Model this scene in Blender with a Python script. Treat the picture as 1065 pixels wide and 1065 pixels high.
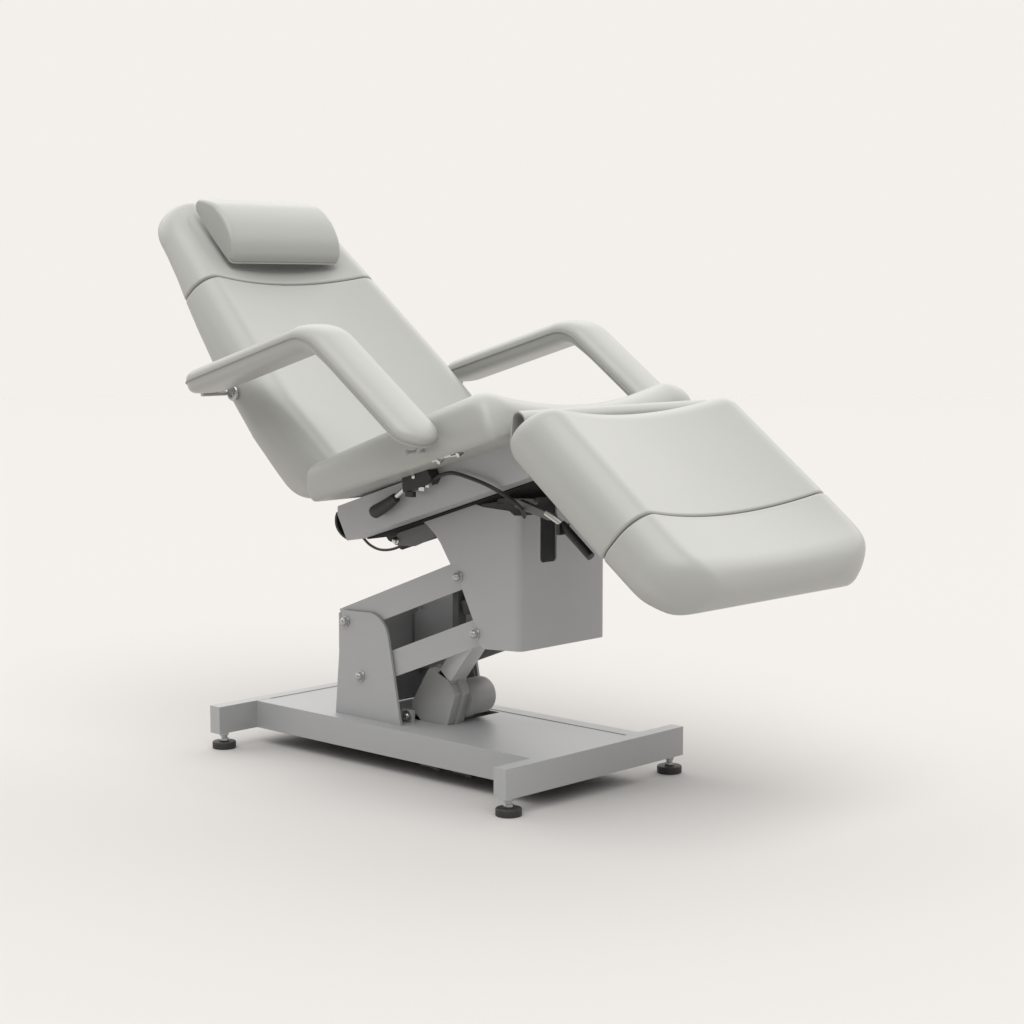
import bpy, bmesh, math
from mathutils import Vector, Matrix

for o in list(bpy.data.objects):
    bpy.data.objects.remove(o, do_unlink=True)
scene = bpy.context.scene
COL = scene.collection

# ------------------------------------------------------------------ camera
cam_data = bpy.data.cameras.new("camera")
cam_data.sensor_fit = 'HORIZONTAL'
cam_data.sensor_width = 36.0
cam_data.lens = 2143.2445 / 1065.0 * 36.0
cam_data.clip_start = 0.1
cam_data.clip_end = 500.0
cam = bpy.data.objects.new("camera", cam_data)
cam.location = (3.66896, -3.17563, 1.039188)
cam.rotation_euler = (math.pi / 2 - 0.106976, 0.0, 2.325713 - math.pi / 2)
COL.objects.link(cam)
scene.camera = cam

# ------------------------------------------------------------------ studio light
# an off-white studio surround: bright behind the chair, dimmer behind the camera
BACK = (0.8963, 0.8714, 0.8388)
world = bpy.data.worlds.new("World")
scene.world = world
world.use_nodes = True
nt = world.node_tree
nt.nodes.clear()
w_out = nt.nodes.new("ShaderNodeOutputWorld")
w_bg = nt.nodes.new("ShaderNodeBackground")
w_tc = nt.nodes.new("ShaderNodeTexCoord")
w_dot = nt.nodes.new("ShaderNodeVectorMath")
w_dot.operation = 'DOT_PRODUCT'
w_dot.inputs[1].default_value = (-0.685, 0.728, 0.0)
w_map = nt.nodes.new("ShaderNodeMapRange")
w_map.interpolation_type = 'SMOOTHSTEP'
w_map.inputs['From Min'].default_value = -0.35
w_map.inputs['From Max'].default_value = 0.60
w_mix = nt.nodes.new("ShaderNodeMix")
w_mix.data_type = 'RGBA'
w_mix.inputs[6].default_value = (0.12, 0.12, 0.118, 1)
w_mix.inputs[7].default_value = (*BACK, 1)
nt.links.new(w_tc.outputs['Generated'], w_dot.inputs[0])
nt.links.new(w_dot.outputs['Value'], w_map.inputs['Value'])
nt.links.new(w_map.outputs['Result'], w_mix.inputs[0])
w_sep = nt.nodes.new("ShaderNodeSeparateXYZ")
w_up = nt.nodes.new("ShaderNodeMapRange")            # unseen bright band added above the view to fill the floor shadow
w_up.interpolation_type = 'SMOOTHSTEP'
w_up.inputs['From Min'].default_value = 0.20
w_up.inputs['From Max'].default_value = 0.45
w_top = nt.nodes.new("ShaderNodeMapRange")           # fading out towards the zenith
w_top.interpolation_type = 'SMOOTHSTEP'
w_top.inputs['From Min'].default_value = 0.70
w_top.inputs['From Max'].default_value = 0.95
w_top.inputs['To Min'].default_value = 1.0
w_top.inputs['To Max'].default_value = 0.10
w_amt = nt.nodes.new("ShaderNodeMapRange")           # stronger at the back than at the front
w_amt.inputs["To Min"].default_value = 0.58
w_amt.inputs['To Max'].default_value = 1.05
w_m1 = nt.nodes.new("ShaderNodeMath"); w_m1.operation = 'MULTIPLY'
w_m2 = nt.nodes.new("ShaderNodeMath"); w_m2.operation = 'MULTIPLY'
w_add = nt.nodes.new("ShaderNodeVectorMath")
w_add.operation = 'ADD'
nt.links.new(w_tc.outputs['Generated'], w_sep.inputs[0])
nt.links.new(w_sep.outputs['Z'], w_up.inputs['Value'])
nt.links.new(w_sep.outputs['Z'], w_top.inputs['Value'])
nt.links.new(w_map.outputs['Result'], w_amt.inputs['Value'])
nt.links.new(w_up.outputs['Result'], w_m1.inputs[0])
nt.links.new(w_top.outputs['Result'], w_m1.inputs[1])
nt.links.new(w_m1.outputs[0], w_m2.inputs[0])
nt.links.new(w_amt.outputs['Result'], w_m2.inputs[1])
nt.links.new(w_mix.outputs[2], w_add.inputs[0])
nt.links.new(w_m2.outputs[0], w_add.inputs[1])
nt.links.new(w_add.outputs[0], w_bg.inputs['Color'])
nt.links.new(w_bg.outputs[0], w_out.inputs[0])
w_bg.inputs['Strength'].default_value = 1.0


def softbox(name, loc, target, size, power, color=(1, 1, 1)):
    ld = bpy.data.lights.new(name, 'AREA')
    ld.shape = 'DISK'
    ld.size = size
    ld.energy = power
    ld.color = color
    ob = bpy.data.objects.new(name, ld)
    ob.location = loc
    d = Vector(target) - Vector(loc)
    ob.rotation_euler = d.to_track_quat('-Z', 'Y').to_euler()
    COL.objects.link(ob)
    return ob


# one very large, far overhead softbox, a little to the foot end
softbox("key_softbox", (62, -60, 186), (0.6, 0, 0.5), 220, 345000, (1.0, 0.995, 0.985))

scene.view_settings.view_transform = 'Standard'
scene.view_settings.look = 'None'
scene.view_settings.exposure = 0.0
scene.view_settings.gamma = 1.0
scene.view_settings.use_curve_mapping = False
scene.cycles.use_denoising = True
scene.cycles.max_bounces = 8


# ------------------------------------------------------------------ materials
def principled(name, color, rough=0.5, metallic=0.0, spec=0.5, noise=0.0, nscale=40.0, bump=0.0, bscale=300.0,
               rough_var=0.0):
    m = bpy.data.materials.new(name)
    m.use_nodes = True
    t = m.node_tree
    b = t.nodes["Principled BSDF"]
    b.inputs['Base Color'].default_value = (*color, 1)
    b.inputs['Roughness'].default_value = rough
    b.inputs['Metallic'].default_value = metallic
    b.inputs['Specular IOR Level'].default_value = spec
    tc = t.nodes.new("ShaderNodeTexCoord")
    if noise > 0 or rough_var > 0:
        n = t.nodes.new("ShaderNodeTexNoise")
        n.inputs['Scale'].default_value = nscale
        n.inputs['Detail'].default_value = 4
        t.links.new(tc.outputs['Object'], n.inputs['Vector'])
        if noise > 0:
            r = t.nodes.new("ShaderNodeMix")
            r.data_type = 'RGBA'
            r.inputs[6].default_value = (*[c * (1 - noise) for c in color], 1)
            r.inputs[7].default_value = (*[min(1, c * (1 + noise)) for c in color], 1)
            t.links.new(n.outputs['Fac'], r.inputs[0])
            t.links.new(r.outputs[2], b.inputs['Base Color'])
        if rough_var > 0:
            mr = t.nodes.new("ShaderNodeMapRange")
            mr.inputs['To Min'].default_value = rough - rough_var
            mr.inputs['To Max'].default_value = rough + rough_var
            t.links.new(n.outputs['Fac'], mr.inputs['Value'])
            t.links.new(mr.outputs[0], b.inputs['Roughness'])
    if bump > 0:
        n2 = t.nodes.new("ShaderNodeTexNoise")
        n2.inputs['Scale'].default_value = bscale
        n2.inputs['Detail'].default_value = 3
        t.links.new(tc.outputs['Object'], n2.inputs['Vector'])
        bp = t.nodes.new("ShaderNodeBump")
        bp.inputs['Strength'].default_value = bump
        bp.inputs['Distance'].default_value = 0.001
        t.links.new(n2.outputs['Fac'], bp.inputs['Height'])
        t.links.new(bp.outputs[0], b.inputs['Normal'])
    return m


LEATHER = principled("grey_leatherette", (0.425, 0.428, 0.406), 0.37, spec=0.5, noise=0.02, nscale=9, bump=0.06,
                     bscale=420)
PIPING = principled("grey_piping", (0.30, 0.303, 0.285), 0.5, spec=0.35)
PAINT = principled("silver_grey_paint", (0.44, 0.444, 0.45), 0.40, metallic=0.15, spec=0.4, noise=0.02, nscale=25,
                   bump=0.04, bscale=700)
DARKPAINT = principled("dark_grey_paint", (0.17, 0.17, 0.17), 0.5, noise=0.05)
PLASTIC = principled("grey_plastic", (0.40, 0.40, 0.39), 0.42, spec=0.45, noise=0.03, bump=0.05, bscale=800)
BLACK = principled("black_plastic", (0.022, 0.022, 0.022), 0.45, noise=0.05)
RUBBER = principled("black_rubber", (0.035, 0.035, 0.033), 0.6, noise=0.06)
BOARD = principled("black_board", (0.012, 0.012, 0.012), 0.8, spec=0.2, noise=0.1)
CHROME = principled("bright_steel", (0.62, 0.62, 0.60), 0.22, metallic=1.0, rough_var=0.05)
STEEL = principled("dull_steel", (0.5, 0.5, 0.49), 0.38, metallic=0.8, rough_var=0.06)
ALU = principled("pale_aluminium_tube", (0.62, 0.62, 0.61), 0.4, metallic=0.3, noise=0.02)
FLOOR = principled("studio_floor", (0.584, 0.570, 0.554), 0.85, spec=0.5)
FLOOR.node_tree.nodes["Principled BSDF"].inputs["IOR"].default_value = 1.45


# ------------------------------------------------------------------ mesh helpers
def link(name, bm, mat, parent=None, smooth=True, angle=35.0, label=None):
    bmesh.ops.remove_doubles(bm, verts=bm.verts, dist=1e-6)
    bmesh.ops.recalc_face_normals(bm, faces=bm.faces)
    for f in bm.faces:
        f.smooth = smooth
    if smooth:
        for e in bm.edges:
            if len(e.link_faces) == 2:
                e.smooth = e.calc_face_angle(0.0) < math.radians(angle)
    me = bpy.data.meshes.new(name)
    bm.to_mesh(me)
    bm.free()
    me.materials.append(mat)
    o = bpy.data.objects.new(name, me)
    COL.objects.link(o)
    if parent:
        o.parent = parent
    if label:
        o['label'] = label
    return o


def bevel(bm, r, seg=2, ang=30.0):
    if r <= 0:
        return bm
    ed = [e for e in bm.edges if len(e.link_faces) == 2 and e.calc_face_angle(0.0) > math.radians(ang)]
    if ed:
        bmesh.ops.bevel(bm, geom=ed, offset=r, segments=seg, profile=0.5, affect='EDGES', clamp_overlap=True)
    return bm


def add_box(bm, x0, x1, y0, y1, z0, z1, M=None):
    vs = [bm.verts.new((x, y, z)) for x in (x0, x1) for y in (y0, y1) for z in (z0, z1)]
    for q in ((0, 1, 3, 2), (4, 6, 7, 5), (0, 4, 5, 1), (2, 3, 7, 6), (0, 2, 6, 4), (1, 5, 7, 3)):
        bm.faces.new([vs[i] for i in q])
    if M is not None:
        bmesh.ops.transform(bm, matrix=M, verts=vs)
    return bm


def box(x0, x1, y0, y1, z0, z1, r=0.0, M=None):
    return bevel(add_box(bmesh.new(), x0, x1, y0, y1, z0, z1, M), r)


def round_poly(pts, rad, seg=8):
    """round the corners of a 2-D polygon; rad is one radius or one per corner"""
    n = len(pts)
    out = []
    for i in range(n):
        r = rad[i] if isinstance(rad, (list, tuple)) else rad
        p = Vector(pts[i]); a = Vector(pts[i - 1]); b = Vector(pts[(i + 1) % n])
        if r <= 0:
            out.append(tuple(p)); continue
        u = (a - p).normalized(); v = (b - p).normalized()
        c = max(-1, min(1, u.dot(v)))
        th = math.acos(c)
        d = min(r / math.tan(th / 2), 0.49 * min((a - p).length, (b - p).length))
        rr = d * math.tan(th / 2)
        ctr = p + (u + v).normalized() * (rr / math.sin(th / 2))
        s = p + u * d - ctr; e = p + v * d - ctr
        a0 = math.atan2(s.y, s.x); a1 = math.atan2(e.y, e.x)
        da = (a1 - a0 + math.pi) % (2 * math.pi) - math.pi
        for k in range(seg + 1):
            t = a0 + da * k / seg
            out.append((ctr.x + rr * math.cos(t), ctr.y + rr * math.sin(t)))
    return out


def add_prism(bm, poly, y0, y1):
    """polygon in (x, z), extruded along y"""
    a = [bm.verts.new((x, y0, z)) for x, z in poly]
    b = [bm.verts.new((x, y1, z)) for x, z in poly]
    bm.faces.new(a); bm.faces.new(b[::-1])
    n = len(poly)
    for i in range(n):
        bm.faces.new((a[i], b[i], b[(i + 1) % n], a[(i + 1) % n]))
    return bm


def prism(poly, y0, y1, r=0.0):
    return bevel(add_prism(bmesh.new(), poly, y0, y1), r, 1, 50)


def frames_along(path):
    pts = [Vector(p) for p in path]
    tang = []
    for i in range(len(pts)):
        a = pts[max(0, i - 1)]; b = pts[min(len(pts) - 1, i + 1)]
        tang.append((b - a).normalized())
    up = Vector((0, 0, 1)) if abs(tang[0].z) < 0.9 else Vector((1, 0, 0))
    nrm = (up - tang[0] * up.dot(tang[0])).normalized()
    fr = []
    for i, t in enumerate(tang):
        nrm = (nrm - t * nrm.dot(t)).normalized()
        fr.append((pts[i], t, nrm, t.cross(nrm)))
    return fr


def add_tube(bm, path, r, seg=12, closed=False):
    rr = r if isinstance(r, (list, tuple)) else [r] * len(path)
    rings = []
    for (p, t, n, b), q in zip(frames_along(path), rr):
        rings.append([bm.verts.new(p + n * (q * math.cos(2 * math.pi * k / seg)) + b * (q * math.sin(2 * math.pi * k / seg)))
                      for k in range(seg)])
    pairs = list(zip(rings, rings[1:])) + ([(rings[-1], rings[0])] if closed else [])
    for A, B in pairs:
        for k in range(seg):
            bm.faces.new((A[k], A[(k + 1) % seg], B[(k + 1) % seg], B[k]))
    if not closed:
        bm.faces.new(rings[0][::-1]); bm.faces.new(rings[-1])
    return bm


def smooth_path(pts, n=8):
    """Catmull-Rom through 3-D points"""
    P = [Vector(p) for p in pts]
    P = [P[0] * 2 - P[1]] + P + [P[-1] * 2 - P[-2]]
    out = []
    for i in range(1, len(P) - 2):
        p0, p1, p2, p3 = P[i - 1:i + 3]
        for k in range(n):
            t = k / n
            out.append(0.5 * ((2 * p1) + (p2 - p0) * t + (2 * p0 - 5 * p1 + 4 * p2 - p3) * t * t + (3 * p1 - p0 - 3 * p2 + p3) * t ** 3))
    out.append(P[-2])
    return out


def tube(path, r, seg=12):
    return add_tube(bmesh.new(), path, r, seg)


def add_lathe(bm, prof, seg=32, M=None):
    """profile of (radius, height) turned about z"""
    new = []
    rings = []
    for r, z in prof:
        ring = [bm.verts.new((r * math.cos(2 * math.pi * k / seg), r * math.sin(2 * math.pi * k / seg), z)) for k in range(seg)]
        rings.append(ring); new += ring
    for A, B in zip(rings, rings[1:]):
        for k in range(seg):
            bm.faces.new((A[k], A[(k + 1) % seg], B[(k + 1) % seg], B[k]))
    bm.faces.new(rings[0][::-1]); bm.faces.new(rings[-1])
    if M is not None:
        bmesh.ops.transform(bm, matrix=M, verts=new)
    return bm


def lathe(prof, seg=32, M=None):
    return add_lathe(bmesh.new(), prof, seg, M)


def interp(tab, s):
    """piecewise smooth table lookup"""
    if s <= tab[0][0]: return tab[0][1]
    for (a, u), (b, v) in zip(tab, tab[1:]):
        if s <= b:
            t = (s - a) / (b - a)
            return u + (v - u) * t
    return tab[-1][1]


# ------------------------------------------------------------------ the setting
bm = bmesh.new()
bmesh.ops.create_circle(bm, cap_ends=True, segments=96, radius=16)
floor = link("floor", bm, FLOOR, smooth=False)
floor['kind'] = 'structure'
floor['label'] = 'plain off-white studio floor'

# ------------------------------------------------------------------ the chair
chair = bpy.data.objects.new("treatment_chair", None)
chair.empty_display_size = 0.2
chair.location = (0, 0, 0)
COL.objects.link(chair)
chair['label'] = 'light grey reclining treatment chair with padded armrests on a silver grey lifting base'
chair['category'] = 'treatment chair'


def part(name, bm, mat, parent=None, **k):
    return link(name, bm, mat, parent or chair, **k)


# ---- base frame -------------------------------------------------------------
L, BH, BT, INS, Z0 = 0.9278, 0.0625, 0.0333, 0.1097, 0.0369
Z1 = Z0 + BH
HW = 0.28
RT = 0.038                                    # rail thickness
for x0 in (0.0, L - BT):
    part("crossbar", box(x0, x0 + BT, -HW, HW, Z0, Z1, 0.0022), PAINT)
for s in (-1, 1):
    ya, yb = sorted((s * (HW - INS), s * (HW - INS - RT)))
    part("side_rail", box(BT, L - BT, ya, yb, Z0, Z1 - 0.0004, 0.0018), PAINT)
yi = HW - INS - RT
# deck with a rectangular opening for the motor
bm = bmesh.new()
dz0, dz1 = Z1 - 0.007, Z1 - 0.0016
ox0, ox1, oy0, oy1 = 0.40, 0.529, -0.060, 0.122
add_box(bm, BT, ox0, -yi, yi, dz0, dz1)
add_box(bm, ox1, L - BT, -yi, yi, dz0, dz1)
add_box(bm, ox0, ox1, -yi, oy0, dz0, dz1)
add_box(bm, ox0, ox1, oy1, yi, dz0, dz1)
part("deck_plate", bm, PAINT, smooth=False)
part("deck_underside", box(BT, L - BT, -yi, yi, Z0 + 0.004, Z0 + 0.010), BOARD, smooth=False)
for x in (0.61, 0.705):
    bm = box(x - 0.042, x + 0.012, -0.166, -0.142, 0.0315, Z0 - 0.0002, 0.001)
    add_box(bm, x - 0.006, x + 0.014, -0.163, -0.146, 0.028, 0.0313)
    part("underside_clip", bm, BLACK)


def make_foot(x, y):
    pad = part("foot", lathe([(0.0250, 0.0), (0.0268, 0.0016), (0.0268, 0.0138), (0.0254, 0.0156), (0.010, 0.0156)], 40), RUBBER)
    pad.location = (x, y, 0)
    link("stud", lathe([(0.0075, 0.0150), (0.0075, 0.0374)], 20), STEEL, pad)
    link("nut", lathe([(0.0098, 0.0158), (0.0108, 0.0168), (0.0108, 0.0225), (0.0098, 0.0235)], 6), CHROME, pad, smooth=False)
    link("collar", lathe([(0.0098, 0.0290), (0.0106, 0.0298), (0.0106, 0.0368)], 6), STEEL, pad, smooth=False)
    return pad


for fx in (BT * 0.5, L - BT * 0.5):
    for s in (-1, 1):
        make_foot(fx, s * (HW - 0.026))


# ---- support plates and bolts -------------------------------------------------
def bolt(parent, x, y, z, s=-1):
    """domed bolt on a washer, axis along y, head towards s"""
    M = Matrix.Translation((x, y, z)) @ Matrix.Rotation(s * -math.pi / 2, 4, 'X')
    bm = lathe([(0.0118, 0.0), (0.0122, 0.0006), (0.0122, 0.0022), (0.0115, 0.0030), (0.0094, 0.0030), (0.0094, 0.0085),
                (0.0078, 0.0118), (0.0050, 0.0138), (0.0015, 0.0146)], 28, M)
    return link("bolt", bm, STEEL, parent)


PY = 0.1315
sp_poly = round_poly([(0.262, dz1), (0.472, dz1), (0.424, 0.338), (0.284, 0.333)], [0, 0, 0.062, 0.004], 12)
for s in (-1, 1):
    ya, yb = sorted((s * PY, s * (PY - 0.006)))
    sp = part("support_plate", prism(sp_poly, ya, yb, 0.0008), PAINT)
    bolt(sp, 0.299, s * PY, 0.309, s)
    bolt(sp, 0.347, s * PY, 0.192, s)
part("support_crosspiece", box(0.268, 0.274, -PY + 0.0062, PY - 0.0062, 0.10, 0.325), PAINT)
part("floor_flange", box(0.276, 0.462, -PY - 0.0002, -PY + 0.016 , dz1, dz1 + 0.003, 0.0005), PAINT)


# ---- lift arms: two inverted channels ----------------------------------------
def channel(x0, z0, x1, z1, up, dn, ext0, ext1, hw, th=0.0045, face=True):
    """U channel from pivot 0 to pivot 1; up / dn are the side heights above / below the pivot line"""
    d = Vector((x1 - x0, 0, z1 - z0)); ln = d.length
    ang = math.atan2(z1 - z0, x1 - x0)
    M = Matrix.Translation((x0, 0, z0)) @ Matrix.Rotation(-ang, 4, 'Y')
    bm = bmesh.new()
    add_box(bm, -ext0, ln + ext1, -hw, -hw + th, -dn, up)
    add_box(bm, -ext0, ln + ext1, hw - th, hw, -dn, up)
    add_box(bm, ln * 0.40, ln * 0.52, -hw + th, hw - th, up - 0.030, up - 0.026)
    bmesh.ops.transform(bm, matrix=M, verts=bm.verts)
    return bm


AH = PY - 0.0085
part("lift_arm", channel(0.299, 0.309, 0.651, 0.442, 0.033, 0.026, 0.020, 0.03, AH), PAINT)
part("lift_arm", channel(0.347, 0.192, 0.701, 0.327, 0.030, 0.026, 0.020, 0.060, AH), PAINT)
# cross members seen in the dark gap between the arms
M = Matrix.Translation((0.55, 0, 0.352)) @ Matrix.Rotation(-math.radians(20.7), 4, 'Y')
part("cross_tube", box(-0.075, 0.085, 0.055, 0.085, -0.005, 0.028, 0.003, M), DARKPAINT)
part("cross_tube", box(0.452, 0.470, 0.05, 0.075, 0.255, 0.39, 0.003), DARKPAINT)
part("arm_shield", prism([(0.28, 0.30), (0.655, 0.440), (0.715, 0.33), (0.35, 0.180), (0.28, 0.17)], 0.098, 0.102), PAINT)

# ---- lift actuator -------------------------------------------------------------
act = part("lift_actuator", prism(round_poly([(0.487, 0.219), (0.426, 0.126), (0.470, 0.089), (0.541, 0.093), (0.566, 0.168), (0.546, 0.198)],
           [0.008, 0.016, 0.012, 0.016, 0.014, 0.01], 6), -0.058, -0.008, 0.0035), PLASTIC, angle=50)
bm = prism(round_poly([(0.489, 0.224), (0.422, 0.127), (0.468, 0.085), (0.545, 0.089), (0.572, 0.169), (0.550, 0.203)],
           [0.008, 0.016, 0.012, 0.016, 0.014, 0.01], 6), -0.037, -0.030, 0.0015)
link("gearbox_flange", bm, PLASTIC, act)
Mm = Matrix.Translation((0.531, -0.010, 0.149)) @ Matrix.Rotation(-math.pi / 2, 4, 'X')
link("motor", lathe([(0.040, 0), (0.0435, 0.006), (0.0435, 0.022), (0.0405, 0.024), (0.0405, 0.070), (0.0385, 0.077), (0.032, 0.080)], 40, Mm), PLASTIC, act)
# the square outer tube with the rod going up under the lower arm
tv = Vector((0.610 - 0.525, 0, 0.300 - 0.196)).normalized()
Mt = Matrix.Translation((0.528, 0, 0.200)) @ Matrix.Rotation(math.atan2(tv.x, tv.z), 4, 'Y')
link("actuator_tube", box(-0.022, 0.021, -0.056, -0.006, -0.01, 0.13, 0.005, Mt), ALU, act)
link("actuator_collar", box(-0.026, 0.024, -0.056, -0.006, -0.012, 0.012, 0.004, Mt), PLASTIC, act)
# clevis bolt at the deck
Mc = Matrix.Translation((0.452, -0.092, 0.111)) @ Matrix.Rotation(math.pi / 2, 4, 'X')
cl = part("clevis", box(0.432, 0.468, -0.091, -0.084, dz1, 0.124, 0.004), PAINT)
link("clevis_pin", lathe([(0.013, 0), (0.013, 0.002), (0.007, 0.003), (0.007, 0.009), (0.004, 0.011)], 20, Mc), CHROME, cl)
# dark sheet over the far support plate, standing in for its shade
part("far_plate_shade", prism(round_poly([(0.30, dz1), (0.476, dz1), (0.430, 0.25), (0.31, 0.25)], [0, 0, 0.02, 0.0], 6), PY - 0.014, PY - 0.0075, 0), DARKPAINT)

# ---- column cover (bent sheet) ---------------------------------------------------
CYH = 0.1345
CX1 = 0.830
side_poly = [(CX1 - 0.016, 0.3035)] + \
    [(0.735, 0.2985), (0.722, 0.3005), (0.7135, 0.308), (0.709, 0.322), (0.706, 0.336), (0.652, 0.442), (0.634, 0.462), (0.616, 0.487), (0.601, 0.509), (0.582, 0.529), (0.558, 0.546),
     (0.536, 0.556), (0.508, 0.563), (0.56, 0.60), (0.70, 0.64), (0.693, 0.601), (0.727, 0.595), (0.80, 0.592), (CX1 - 0.016, 0.584)]
TH = 0.004
# rounded corners + front face with the notch, as one bent sheet swept in plan
bm = bmesh.new()
R = 0.016


outer = []
for k in range(9):
    a = -math.pi / 2 + (math.pi / 2) * k / 8
    outer.append((CX1 - R + R * math.cos(a), -CYH + R + R * math.sin(a)))
n0, n1 = -0.073, -0.023
for y in (n0, n1):
    outer.append((CX1, y))
for k in range(9):
    a = (math.pi / 2) * k / 8
    outer.append((CX1 - R + R * math.cos(a), CYH - R + R * math.sin(a)))
inner = []
for (x, y) in outer:
    if y < -CYH + R:
        c = (CX1 - R, -CYH + R)
    elif y > CYH - R:
        c = (CX1 - R, CYH - R)
    else:
        c = None
    if c:
        v = Vector((x - c[0], y - c[1])); v = v.normalized() * (R - TH)
        inner.append((c[0] + v.x, c[1] + v.y))
    else:
        inner.append((CX1 - TH, y))


def ztop(y):
    return 0.584 if y < n0 + 1e-6 else 0.60


def sheet(i0, i1, zlo, zhi):
    for i in range(i0, i1):
        (xa, ya), (xb, yb) = outer[i], outer[i + 1]
        (xc, yc), (xd, yd) = inner[i], inner[i + 1]
        zl = zlo if isinstance(zlo, float) else zlo
        v = [bm.verts.new(p) for p in ((xa, ya, zl), (xb, yb, zl), (xb, yb, zhi), (xa, ya, zhi),
                                       (xc, yc, zl), (xd, yd, zl), (xd, yd, zhi), (xc, yc, zhi))]
        for q in ((0, 1, 2, 3), (5, 4, 7, 6), (3, 2, 6, 7), (1, 0, 4, 5)):
            bm.faces.new([v[j] for j in q])
        if i == i0: bm.faces.new([v[j] for j in (0, 3, 7, 4)])
        if i == i1 - 1: bm.faces.new([v[j] for j in (2, 1, 5, 6)])


ZB = 0.3035
sheet(0, 9, ZB, 0.584)
nb = len(outer)
# panel below the notch with rounded notch corners, and the panel beyond it
sheet(10, nb - 1, ZB, 0.600)
poly = [(n0, ZB), (n1, ZB), (n1, 0.492)]
for k in range(7):
    a = 0 - (math.pi / 2) * k / 6
    poly.append((n1 - 0.010 + 0.010 * math.cos(a), 0.492 + 0.010 * math.sin(a)))
for k in range(7):
    a = -math.pi / 2 - (math.pi / 2) * k / 6
    poly.append((n0 + 0.010 + 0.010 * math.cos(a), 0.492 + 0.010 * math.sin(a)))
A = [bm.verts.new((CX1, y, z)) for y, z in poly]
B = [bm.verts.new((CX1 - TH, y, z)) for y, z in poly]
bm.faces.new(A); bm.faces.new(B[::-1])
for i in range(len(poly)):
    j = (i + 1) % len(poly)
    bm.faces.new((A[i], B[i], B[j], A[j]))
cover = part("column_cover", bm, PAINT)
for s in (-1, 1):
    ya, yb = sorted((s * CYH, s * (CYH - TH)))
    link("side_panel", prism(side_poly, ya, yb), PAINT, cover)
for s in (-1, 1):
    bolt(cover, 0.655, s * CYH, 0.443, s)
    bolt(cover, 0.7045, s * CYH, 0.3275, s)
part("column_liner", box(0.700, 0.705, -CYH + 0.02, CYH - 0.012, 0.42, 0.60), PAINT)
part("column_liner", box(0.62, CX1 - 0.04, CYH - 0.0125, CYH - 0.0065, 0.36, 0.60), PAINT)

# ---- seat beam ---------------------------------------------------------------------
# local frame of the seat: s along the seat, n up
SA = math.radians(17.6)
ST, SN = Vector((math.cos(SA), 0, math.sin(SA))), Vector((-math.sin(SA), 0, math.cos(SA)))
BEAM0 = Vector((0.402, 0, 0.506))            # lower rear corner of the beam
BW = 0.22
bq = [BEAM0 + ST * a + SN * b for a, b in ((0.0, 0.0), (0.56, 0.0), (0.53, 0.075), (0.50, 0.0795), (-0.006, 0.0775), (-0.012, 0.06))]
beam_poly = [(v.x, v.z) for v in bq]
beam = part("seat_beam", prism(beam_poly, -BW, BW, 0.0015), PAINT)
bp2 = [BEAM0 + ST * a + SN * b for a, b in ((0.004, -0.003), (0.552, -0.003), (0.552, -0.0003), (0.004, -0.0003))]
part("underside_panel", prism([(v.x, v.z) for v in bp2], -0.165, 0.165), BOARD)
# bowed black cap closing the rear end of the beam
cap = []
for k in range(9):
    t = k / 8
    cap.append(BEAM0 + ST * (-0.004 - 0.012 * t - 0.017 * math.sin(math.pi * t) ** 0.8) + SN * (0.004 + 0.062 * t))
cap2 = [p + ST * 0.006 for p in cap][::-1]
part("end_cap", prism([(v.x, v.z) for v in cap + cap2], -BW + 0.001, BW - 0.001), BLACK)


# ------------------------------------------------------------------ cushions
def soften(pl, n, sig):
    """resample an open half outline evenly and round it with a small gaussian (mirrored at both ends)"""
    ln = [0.0]
    for a, b in zip(pl, pl[1:]): ln.append(ln[-1] + math.hypot(b[0] - a[0], b[1] - a[1]))
    tot = ln[-1]; out = []; i = 0
    for k in range(n + 1):
        d = tot * k / n
        while i < len(pl) - 2 and ln[i + 1] < d: i += 1
        t = (d - ln[i]) / max(1e-9, ln[i + 1] - ln[i])
        out.append((pl[i][0] + (pl[i + 1][0] - pl[i][0]) * t, pl[i][1] + (pl[i + 1][1] - pl[i][1]) * t))
    if sig <= 0: return out
    w = max(1, int(3 * sig / (tot / n)))
    ker = [math.exp(-0.5 * (j * (tot / n) / sig) ** 2) for j in range(-w, w + 1)]
    ks = sum(ker); ker = [q / ks for q in ker]

    def g(j):
        if j < 0: a = out[-j]; return (-a[0], a[1])
        if j > n: a = out[2 * n - j]; return (-a[0], a[1])
        return out[j]
    ext = [g(j) for j in range(-w, n + w + 1)]
    res = [(sum(ker[q] * ext[k + q][0] for q in range(2 * w + 1)), sum(ker[q] * ext[k + q][1] for q in range(2 * w + 1))) for k in range(n + 1)]
    res[0] = (0.0, res[0][1]); res[-1] = (0.0, res[-1][1])
    return res


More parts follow.
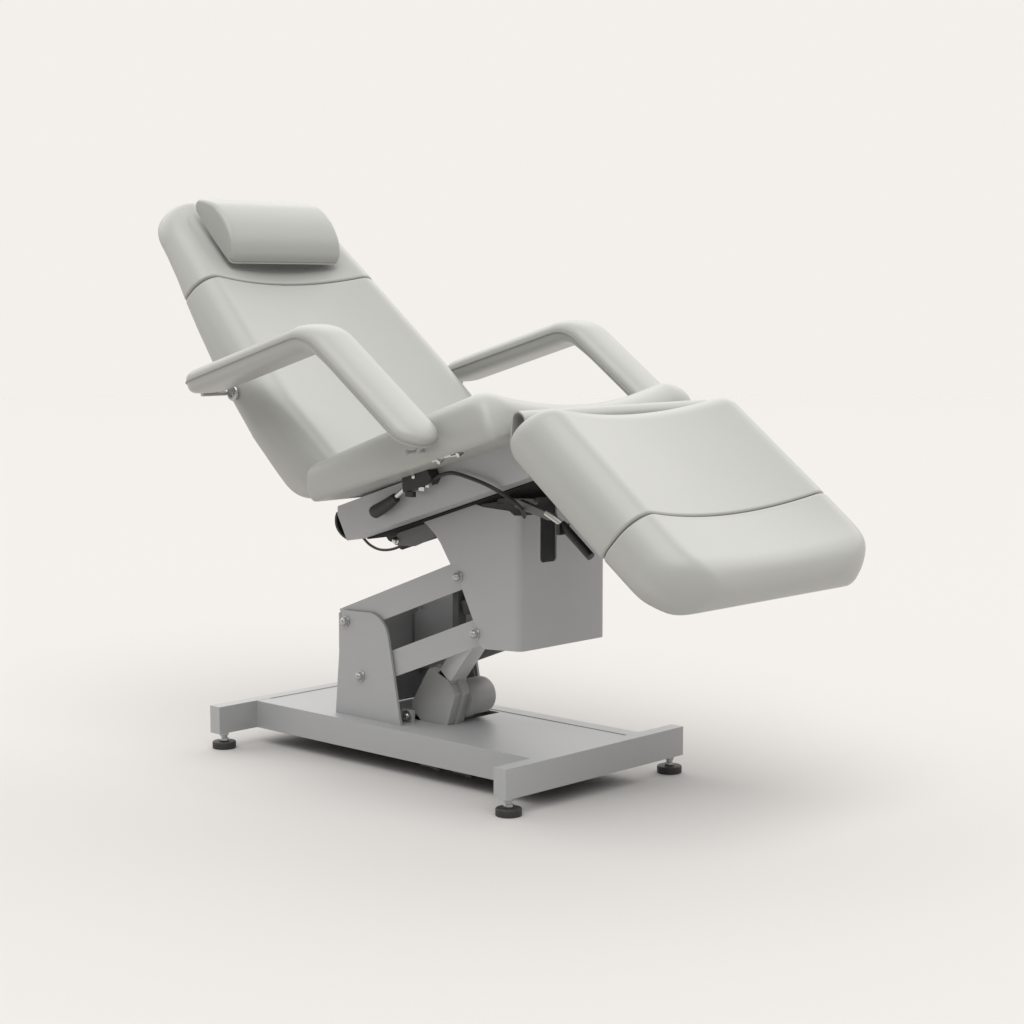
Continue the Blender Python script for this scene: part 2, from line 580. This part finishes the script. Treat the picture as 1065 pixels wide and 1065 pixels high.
def cushion(name, O, T, N, s0, s1, w, nb, nt, dip, mat=LEATHER, ry=0.05, rn=0.05, rb=0.012,
            e0=(0.012, 0.012, 0.008), e1=(0.012, 0.012, 0.008), ns=56, m_top=28, parent=None, side_bulge=0.004, sig=0.004):
    """Upholstered pad lofted along T. w(s) half width, nb(s) / nt(s) bottom and crest height, dip(s) hollow of the middle.
    e0 / e1: end roundings as (plan corner radius, top edge radius, bottom edge radius)."""
    bm = bmesh.new()
    # stations, dense at both ends
    st = []
    R0 = max(e0); R1 = max(e1)
    k0 = 14
    for k in range(k0):
        st.append(s0 + R0 * (1 - math.cos(math.pi / 2 * k / k0)))
    a, b = s0 + R0, s1 - R1
    for k in range(ns + 1):
        st.append(a + (b - a) * k / ns)
    for k in range(1, k0 + 1):
        st.append(s1 - R1 * (1 - math.sin(math.pi / 2 * k / k0)))

    st[-1] = s1

    def inset(d, r):
        """inward offset at distance d from the end for a fillet of radius r"""
        if r <= 0 or d >= r: return 0.0
        return r - math.sqrt(max(0.0, r * r - (r - d) ** 2))

    rings = []
    for s in st:
        d0, d1 = s - s0, s1 - s
        W = w(s) - inset(d0, e0[0]) - inset(d1, e1[0])
        NT = nt(s) - inset(d0, e0[1]) - inset(d1, e1[1])
        NB = nb(s) + inset(d0, e0[2]) + inset(d1, e1[2])
        DP = dip(s) if callable(dip) else dip
        h = NT - NB
        ryy = min(ry, W * 0.6)
        rnn = min(rn, h * 0.72)
        rbb = min(rb, h * 0.2)
        half = []                                  # y >= 0 half, bottom centre to top centre
        for k in range(5):
            half.append(((W - rbb) * k / 5, NB))
        for k in range(7):
            t = -math.pi / 2 + math.pi / 2 * k / 6
            half.append((W - rbb + rbb * math.cos(t), NB + rbb + rbb * math.sin(t)))
        zs, ze = NB + rbb, NT - rnn
        for k in range(1, 7):
            t = k / 7
            half.append((W + side_bulge * math.sin(math.pi * t), zs + (ze - zs) * t))
        for k in range(15):
            t = math.pi / 2 * k / 14
            half.append((W - ryy + ryy * math.cos(t), ze + rnn * math.sin(t)))
        yc = W - ryy
        for k in range(1, m_top + 1):
            y = yc * (1 - k / m_top)
            half.append((y, NT - DP * (1 - (y / yc) ** 2)))
        half = soften(half, 150, sig)
        ring = [(y, n) for y, n in half] + [(-y, n) for y, n in half[-2:0:-1]]
        rings.append([bm.verts.new(O + T * s + N * n + Vector((0, y, 0))) for y, n in ring])
    M = len(rings[0])
    for A, B in zip(rings, rings[1:]):
        for k in range(M):
            bm.faces.new((A[k], A[(k + 1) % M], B[(k + 1) % M], B[k]))
    hn = M // 2                                    # bottom centre = 0, top centre = hn
    for ring in (rings[0], rings[-1]):
        for k in range(hn // 2):
            for a, b, c, d in ((k, k + 1, hn - k - 1, hn - k), (-k % M, (-k - 1) % M, (hn + k + 1) % M, (hn + k) % M)):
                vs = []
                for q in (ring[a], ring[b], ring[c], ring[d]):
                    if q not in vs: vs.append(q)
                if len(vs) > 2:
                    bm.faces.new(vs)
    return link(name, bm, mat, parent or chair, angle=48)


# back and head: one line of pads
BA = math.radians(42.0)
BTv, BNv = Vector((math.cos(BA), 0, -math.sin(BA))), Vector((math.sin(BA), 0, math.cos(BA)))
BO = Vector((-0.018, 0, 1.074))
back_nb = [(-0.28, -0.062), (-0.13, -0.068), (-0.06, -0.075), (0.0, -0.085), (0.08, -0.096), (0.168, -0.105), (0.277, -0.111), (0.393, -0.117), (0.5, -0.128), (0.65, -0.132)]
bw = lambda s: interp([(-0.28, 0.248), (-0.15, 0.260), (0.0, 0.279), (0.10, 0.290), (0.20, 0.301), (0.30, 0.311), (0.40, 0.317), (0.50, 0.306), (0.65, 0.296)], s)
part_back = cushion("backrest", BO, BTv, BNv, 0.0012, 0.628, bw, lambda s: interp(back_nb, s), lambda s: 0.0, 0.026,
                    ry=0.055, rn=0.060, e0=(0.007, 0.007, 0.005), e1=(0.02, 0.006, 0.100), sig=0.008)
part_head = cushion("head_section", BO, BTv, BNv, -0.274, -0.0008, bw, lambda s: interp(back_nb, s), lambda s: 0.0, lambda s: 0.026,
                    ry=0.055, rn=0.050, e0=(0.110, 0.030, 0.012), e1=(0.006, 0.006, 0.006), sig=0.008)

# seat
SO = Vector((0.400, 0, 0.5945))               # lower rear corner of the side face
seat = cushion("seat_cushion", SO, ST, SN, 0.0, 0.560, lambda s: 0.323, lambda s: interp([(0, 0.0), (0.62, -0.012)], s),
               lambda s: interp([(0, 0.085), (0.30, 0.093), (0.62, 0.098)], s), 0.036,
               ry=0.050, rn=0.034, rb=0.006, e0=(0.012, 0.014, 0.010), e1=(0.02, 0.055, 0.012), sig=0.006)

# leg rest and foot section
LA = math.radians(38.0)
LT, LN = Vector((math.cos(LA), 0, -math.sin(LA))), Vector((math.sin(LA), 0, math.cos(LA)))
LO = Vector((1.056, 0, 0.812)) + LN * 0.001
lw = lambda s: interp([(-0.03, 0.321), (0.28, 0.327), (0.47, 0.327)], s)
leg = cushion("leg_rest", LO, LT, LN, -0.036, 0.2862, lw, lambda s: interp([(-0.03, -0.119), (0.28, -0.116)], s), lambda s: 0.0, 0.030,
              ry=0.062, rn=0.070, rb=0.004, e0=(0.02, 0.045, 0.045), e1=(0.006, 0.006, 0.005), sig=0.008)
foot = cushion("foot_section", LO, LT, LN, 0.2878, 0.470, lw, lambda s: interp([(0.28, -0.116), (0.40, -0.114), (0.462, -0.106)], s), lambda s: 0.0,
               lambda s: 0.030 - 0.018 * max(0, min(1, (s - 0.30) / 0.14)),
               ry=0.062, rn=0.070, rb=0.010, e0=(0.007, 0.007, 0.005), e1=(0.098, 0.060, 0.030), ns=30, sig=0.008)
part("leg_board", prism([(v.x, v.z) for v in [LO + LT * a + LN * b for a, b in ((0.02, -0.1165), (0.34, -0.1118), (0.34, -0.118), (0.02, -0.123))]],
                        -0.270, 0.270, 0.001), BOARD)

# flap of leatherette bridging seat and leg rest: an inverted U sheet
cl_ = [(0.950, 0.742), (0.952, 0.765), (0.954, 0.785), (0.956, 0.798), (0.961, 0.805), (0.970, 0.808), (0.980, 0.804), (0.987, 0.795), (0.986, 0.782),
       (0.979, 0.766), (0.972, 0.752)]
fp = smooth_path([(x, 0, z) for x, z in cl_], 5)
ring_o, ring_i = [], []
for p, t, n, b in frames_along(fp):
    nn = Vector((-t.z, 0, t.x))
    ring_o.append(p + nn * 0.0016); ring_i.append(p - nn * 0.0016)
part("knee_flap", prism([(v.x, v.z) for v in ring_o + ring_i[::-1]], -0.290, 0.290), LEATHER)

# head pillow: a D-shaped bolster lying across the hollow of the head pad
PD = Vector((0.134, 0, -0.131)).normalized()       # down the flat side
PN = Vector((-PD.z, 0, PD.x))
PO = Vector((-0.168, 0, 1.232)) - PN * 0.006                   # top of the flat side
prof = []
ctrl = [(0.0, 0.0), (-0.010, 0.006), (-0.012, 0.020), (0.008, 0.036), (0.046, 0.054), (0.100, 0.058), (0.148, 0.045), (0.178, 0.024), (0.187, 0.008), (0.1865, 0.001), (0.182, -0.002), (0.09, -0.003)]
cp = smooth_path([(a * 0.945, 0, b) for a, b in ctrl + [ctrl[0]]], 5)[:-1]
PW = 0.166
bm = bmesh.new()
cx = sum(p.x for p in cp) / len(cp); cz = sum(p.z for p in cp) / len(cp)
rings = []
RE = 0.013
ys = []
for k in range(9):
    ys.append((-PW + RE * (1 - math.cos(math.pi / 2 * k / 8)), RE * (1 - math.sin(math.pi / 2 * k / 8))))
ys += [(-PW + RE + (2 * PW - 2 * RE) * k / 10, 0.0) for k in range(1, 10)]
ys += [(-y, d) for y, d in ys[8::-1]]
for y, d in ys:
    ring = []
    for p in cp:
        v = Vector((p.x - cx, 0, p.z - cz)); ln = v.length
        k = max(0.05, (ln - d * 0.85) / ln)
        q = Vector((cx + v.x * k, 0, cz + v.z * k))
        if p.z < 0.0005: q.z = p.z
        ring.append(bm.verts.new(PO + PD * q.x + PN * q.z + Vector((0, y, 0))))
    rings.append(ring)
M_ = len(cp)
for A, B in zip(rings, rings[1:]):
    for k in range(M_):
        bm.faces.new((A[k], A[(k + 1) % M_], B[(k + 1) % M_], B[k]))
for r_ in (rings[0], rings[-1]):
    c = bm.verts.new(sum((v.co for v in r_), Vector()) / M_)
    for k in range(M_):
        bm.faces.new((r_[k], r_[(k + 1) % M_], c))
pillow = part("head_pillow", bm, LEATHER, angle=60)


# ------------------------------------------------------------------ armrests
arm_c = [(0.112, 0.837), (0.5198, 0.9535), (0.785, 0.7620), (0.820, 0.7420)]
poly = round_poly(arm_c, [0, 0.085, 0.15, 0], 14)
pre = poly[0]; b1 = poly[1:16]; b2 = poly[16:31]; post = poly[-1]


def seg_pts(a, b, n):
    return [(a[0] + (b[0] - a[0]) * k / n, a[1] + (b[1] - a[1]) * k / n) for k in range(n)]


line = seg_pts(pre, b1[0], 40) + b1 + seg_pts(b1[-1], b2[0], 36)[1:] + b2 + seg_pts(b2[-1], post, 8)[1:] + [post]
AW, AU, AD = 0.056, 0.027, 0.028
RTIP = 0.050


def make_arm(yc, outer_sign):
    path = [Vector((x, yc, z)) for x, z in line]
    # arc length
    sl = [0.0]
    for a, b in zip(path, path[1:]): sl.append(sl[-1] + (b - a).length)
    Ltot = sl[-1]
    # extra dense stations at the tips
    def at(s):
        for i in range(len(sl) - 1):
            if s <= sl[i + 1]:
                t = (s - sl[i]) / max(1e-9, sl[i + 1] - sl[i])
                return path[i].lerp(path[i + 1], t), (path[i + 1] - path[i]).normalized()
        return path[-1], (path[-1] - path[-2]).normalized()
    st = [RTIP * (1 - math.cos(math.pi / 2 * k / 12)) for k in range(12)]
    st += [s for s in sl if RTIP <= s <= Ltot - RTIP]
    st += [Ltot - RTIP * (1 - math.sin(math.pi / 2 * k / 12)) for k in range(1, 13)]
    bm = bmesh.new()
    rings = []; edge_a = []; edge_b = []
    for s in st:
        p, t = at(s)
        # smooth tangent
        pa, _ = at(max(0, s - 0.012)); pb, _ = at(min(Ltot, s + 0.012))
        t = (pb - pa).normalized()
        n = Vector((-t.z, 0, t.x))
        d = min(s, Ltot - s)
        f = 1.0 if d >= RTIP else math.sqrt(max(0.0, 1 - ((RTIP - d) / RTIP) ** 2))
        f = max(f, 0.03)
        W = AW * f
        U = AU * (0.22 + 0.78 * f) if f > 0.05 else AU * 0.18
        u = max(0.0, min(1.0, (s / Ltot - 0.48) / 0.20)); u = u * u * (3 - 2 * u)
        AD_ = AD * (1 - 0.48 * u)               # the pad thins after the elbow
        D = AD_ * (0.35 + 0.65 * f) if f > 0.05 else AD_ * 0.3
        ring = []
        K = 18
        for k in range(K + 1):                     # dome: +y edge over the top to -y edge
            a = math.pi * k / K
            c, sn = math.cos(a), math.sin(a)
            y = W * (abs(c) ** 0.80) * (1 if c >= 0 else -1)
            ring.append((y, U * sn ** 0.75))
        for k in range(1, K):                      # underside: boxier and narrower
            a = math.pi + math.pi * k / K
            c, sn = math.cos(a), -math.sin(a)
            y = W * 0.97 * (abs(c) ** 0.5) * (1 if c >= 0 else -1)
            ring.append((y, -D * sn ** 0.62))
        rings.append([bm.verts.new(p + n * b + Vector((0, a, 0))) for a, b in ring])
        edge_a.append(p + Vector((0, W + 0.0004, 0))); edge_b.append(p + Vector((0, -W - 0.0004, 0)))
    M = len(rings[0])
    for A, B in zip(rings, rings[1:]):
        for k in range(M):
            bm.faces.new((A[k], A[(k + 1) % M], B[(k + 1) % M], B[k]))
    bm.faces.new(rings[0][::-1]); bm.faces.new(rings[-1])
    arm = part("armrest", bm, LEATHER, angle=70)
    loop = edge_a + edge_b[::-1]
    link("piping", add_tube(bmesh.new(), loop, 0.0021, 8, True), PIPING, arm)
    # rear bracket: round bar running across to an eye washer on the flank of the backrest
    s = outer_sign
    fl = s * 0.318
    bx = tube([Vector((0.132, yc + s * 0.004, 0.8170)), Vector((0.136, fl + s * 0.012, 0.8170))], 0.0050, 14)
    link("arm_bracket", bx, STEEL, arm)
    bx = tube([Vector((0.152, yc - s * 0.060, 0.8230)), Vector((0.150, fl, 0.8200))], 0.0065, 14)
    link("pivot_pin", bx, STEEL, arm)
    bmw = bmesh.new()
    tor = [Vector((0.148 + 0.0125 * math.cos(2 * math.pi * k / 24), fl + s * 0.003, 0.8170 + 0.0125 * math.sin(2 * math.pi * k / 24))) for k in range(24)]
    add_tube(bmw, tor, 0.0048, 8, True)
    link("eye_washer", bmw, STEEL, arm)
    # front bracket under the tip, reaching the seat
    bf = tube([Vector((0.756, yc - s * 0.004, 0.7240)), Vector((0.745, s * 0.318, 0.7222))], 0.0036, 12)
    add_lathe(bf, [(0.0020, -0.006), (0.0050, -0.004), (0.0062, 0.0), (0.0050, 0.004), (0.0020, 0.006)], 14, Matrix.Translation((0.756, yc - s * 0.006, 0.7240)))
    add_tube(bf, [Vector((0.752, yc - s * 0.040, 0.723)), Vector((0.770, yc - s * 0.040, 0.755))], 0.006, 12)
    link("front_bracket", bf, PAINT, arm)
    return arm


make_arm(-0.389, -1)
make_arm(0.400, 1)

# ------------------------------------------------------------------ levers, cables, gas springs
LY = -BW - 0.018
lev = part("release_lever", None or prism(round_poly([(0.607, 0.625), (0.604, 0.668), (0.668, 0.690), (0.690, 0.660), (0.680, 0.646)], 0.004, 4), LY - 0.012, -BW - 0.0005, 0.002), BLACK)
hand = tube(smooth_path([(0.502, LY, 0.571), (0.512, LY, 0.578), (0.535, LY, 0.589), (0.560, LY, 0.603), (0.574, LY, 0.612)], 4),
            [0.006, 0.010, 0.0125, 0.0138, 0.0142, 0.0142, 0.014, 0.0138, 0.0135, 0.013, 0.0125, 0.012, 0.0118, 0.0115, 0.011, 0.0105, 0.010], 16)
link("grip", hand, BLACK, lev)
link("lever_rod", tube([Vector((0.568, LY, 0.609)), Vector((0.612, LY, 0.640))], 0.0055, 14), CHROME, lev)
Mb = Matrix.Translation((0.640, LY - 0.012, 0.661)) @ Matrix.Rotation(math.pi / 2, 4, 'X')
link("rivet", lathe([(0.0052, 0), (0.0052, 0.002), (0.003, 0.0035)], 16, Mb), CHROME, lev)
bm = box(0.652, 0.668, LY - 0.010, LY - 0.002, 0.632, 0.640, 0.0015)
add_box(bm, 0.672, 0.682, LY - 0.010, LY - 0.002, 0.640, 0.650)
link("clip", bm, CHROME, lev)
bm = box(0.612, 0.634, LY - 0.010, LY, 0.617, 0.628, 0.002)
link("latch", bm, BLACK, lev)
cable_pts = [(0.684, LY, 0.658), (0.712, LY, 0.668), (0.745, LY, 0.673), (0.80, LY, 0.664), (0.848, -0.234, 0.650), (0.876, -0.20, 0.621), (0.845, -0.140, 0.592), (0.822, -0.115, 0.575), (0.80, -0.10, 0.53)]
part("control_cable", tube(smooth_path(cable_pts, 8), 0.0042, 10), BLACK)
# bright hinge bracket under the seat edge
hb = tube([Vector((0.760, -0.314, 0.7025)), Vector((0.790, -0.314, 0.7120))], 0.0032, 10)
add_tube(hb, [Vector((0.788, -0.314, 0.7115)), Vector((0.836, -0.314, 0.7195))], 0.0022, 10)
add_tube(hb, [Vector((0.797, -0.314, 0.7160)), Vector((0.814, -0.314, 0.7195))], 0.0042, 10)
add_tube(hb, [Vector((0.780, -0.318, 0.7020)), Vector((0.780, -0.306, 0.7090))], 0.0050, 10)
add_tube(hb, [Vector((0.834, -0.318, 0.7190)), Vector((0.834, -0.306, 0.7240))], 0.0050, 10)
part("hinge_bracket", hb, CHROME)

# cable loop and tilt bracket hanging under the rear of the beam
part("cable_loop", tube(smooth_path([(0.300, -0.08, 0.492), (0.322, -0.08, 0.478), (0.352, -0.08, 0.470), (0.386, -0.08, 0.472), (0.42, -0.08, 0.482), (0.46, -0.08, 0.497)], 6), 0.0030, 10), BLACK)
tb = part("tilt_bracket", prism(round_poly([(0.426, 0.500), (0.432, 0.489), (0.486, 0.490), (0.556, 0.518), (0.56, 0.575), (0.50, 0.565)], [0.006, 0.008, 0.006, 0.003, 0, 0], 4), -0.108, -0.096, 0.001), DARKPAINT)
Mp = Matrix.Translation((0.438, -0.108, 0.499)) @ Matrix.Rotation(math.pi / 2, 4, 'X')
link("pin", lathe([(0.0085, 0), (0.0085, 0.002), (0.0055, 0.004), (0.0055, 0.008), (0.003, 0.009)], 18, Mp), CHROME, tb)
part("tilt_spring", tube([Vector((0.36, -0.05, 0.50)), Vector((0.47, -0.05, 0.535))], 0.016, 16), BLACK)
part("tilt_spring", tube([Vector((0.43, -0.085, 0.487)), Vector((0.57, -0.085, 0.532))], 0.011, 16), BLACK)

# gas spring under the leg rest
gs = part("gas_spring", tube([Vector((0.972, -0.165, 0.581)), Vector((1.048, -0.165, 0.523))], 0.0090, 16), BLACK)
link("rod", tube([Vector((0.930, -0.165, 0.600)), Vector((0.972, -0.165, 0.581))], 0.0062, 14), CHROME, gs)
bm = box(0.970, 0.979, -0.180, -0.150, 0.561, 0.582, 0.001)
link("stop", bm, BLACK, gs)
part("leg_link", prism(round_poly([(0.835, 0.612), (0.842, 0.620), (0.935, 0.597), (0.94, 0.588), (0.928, 0.584), (0.835, 0.604)], 0.004, 4), -0.155, -0.140, 0.001), DARKPAINT)
bm = prism(round_poly([(0.735, 0.600), (0.74, 0.612), (0.84, 0.618), (0.845, 0.606)], 0.003, 3), -0.105, -0.095, 0.001)
part("seat_hinge", bm, DARKPAINT)
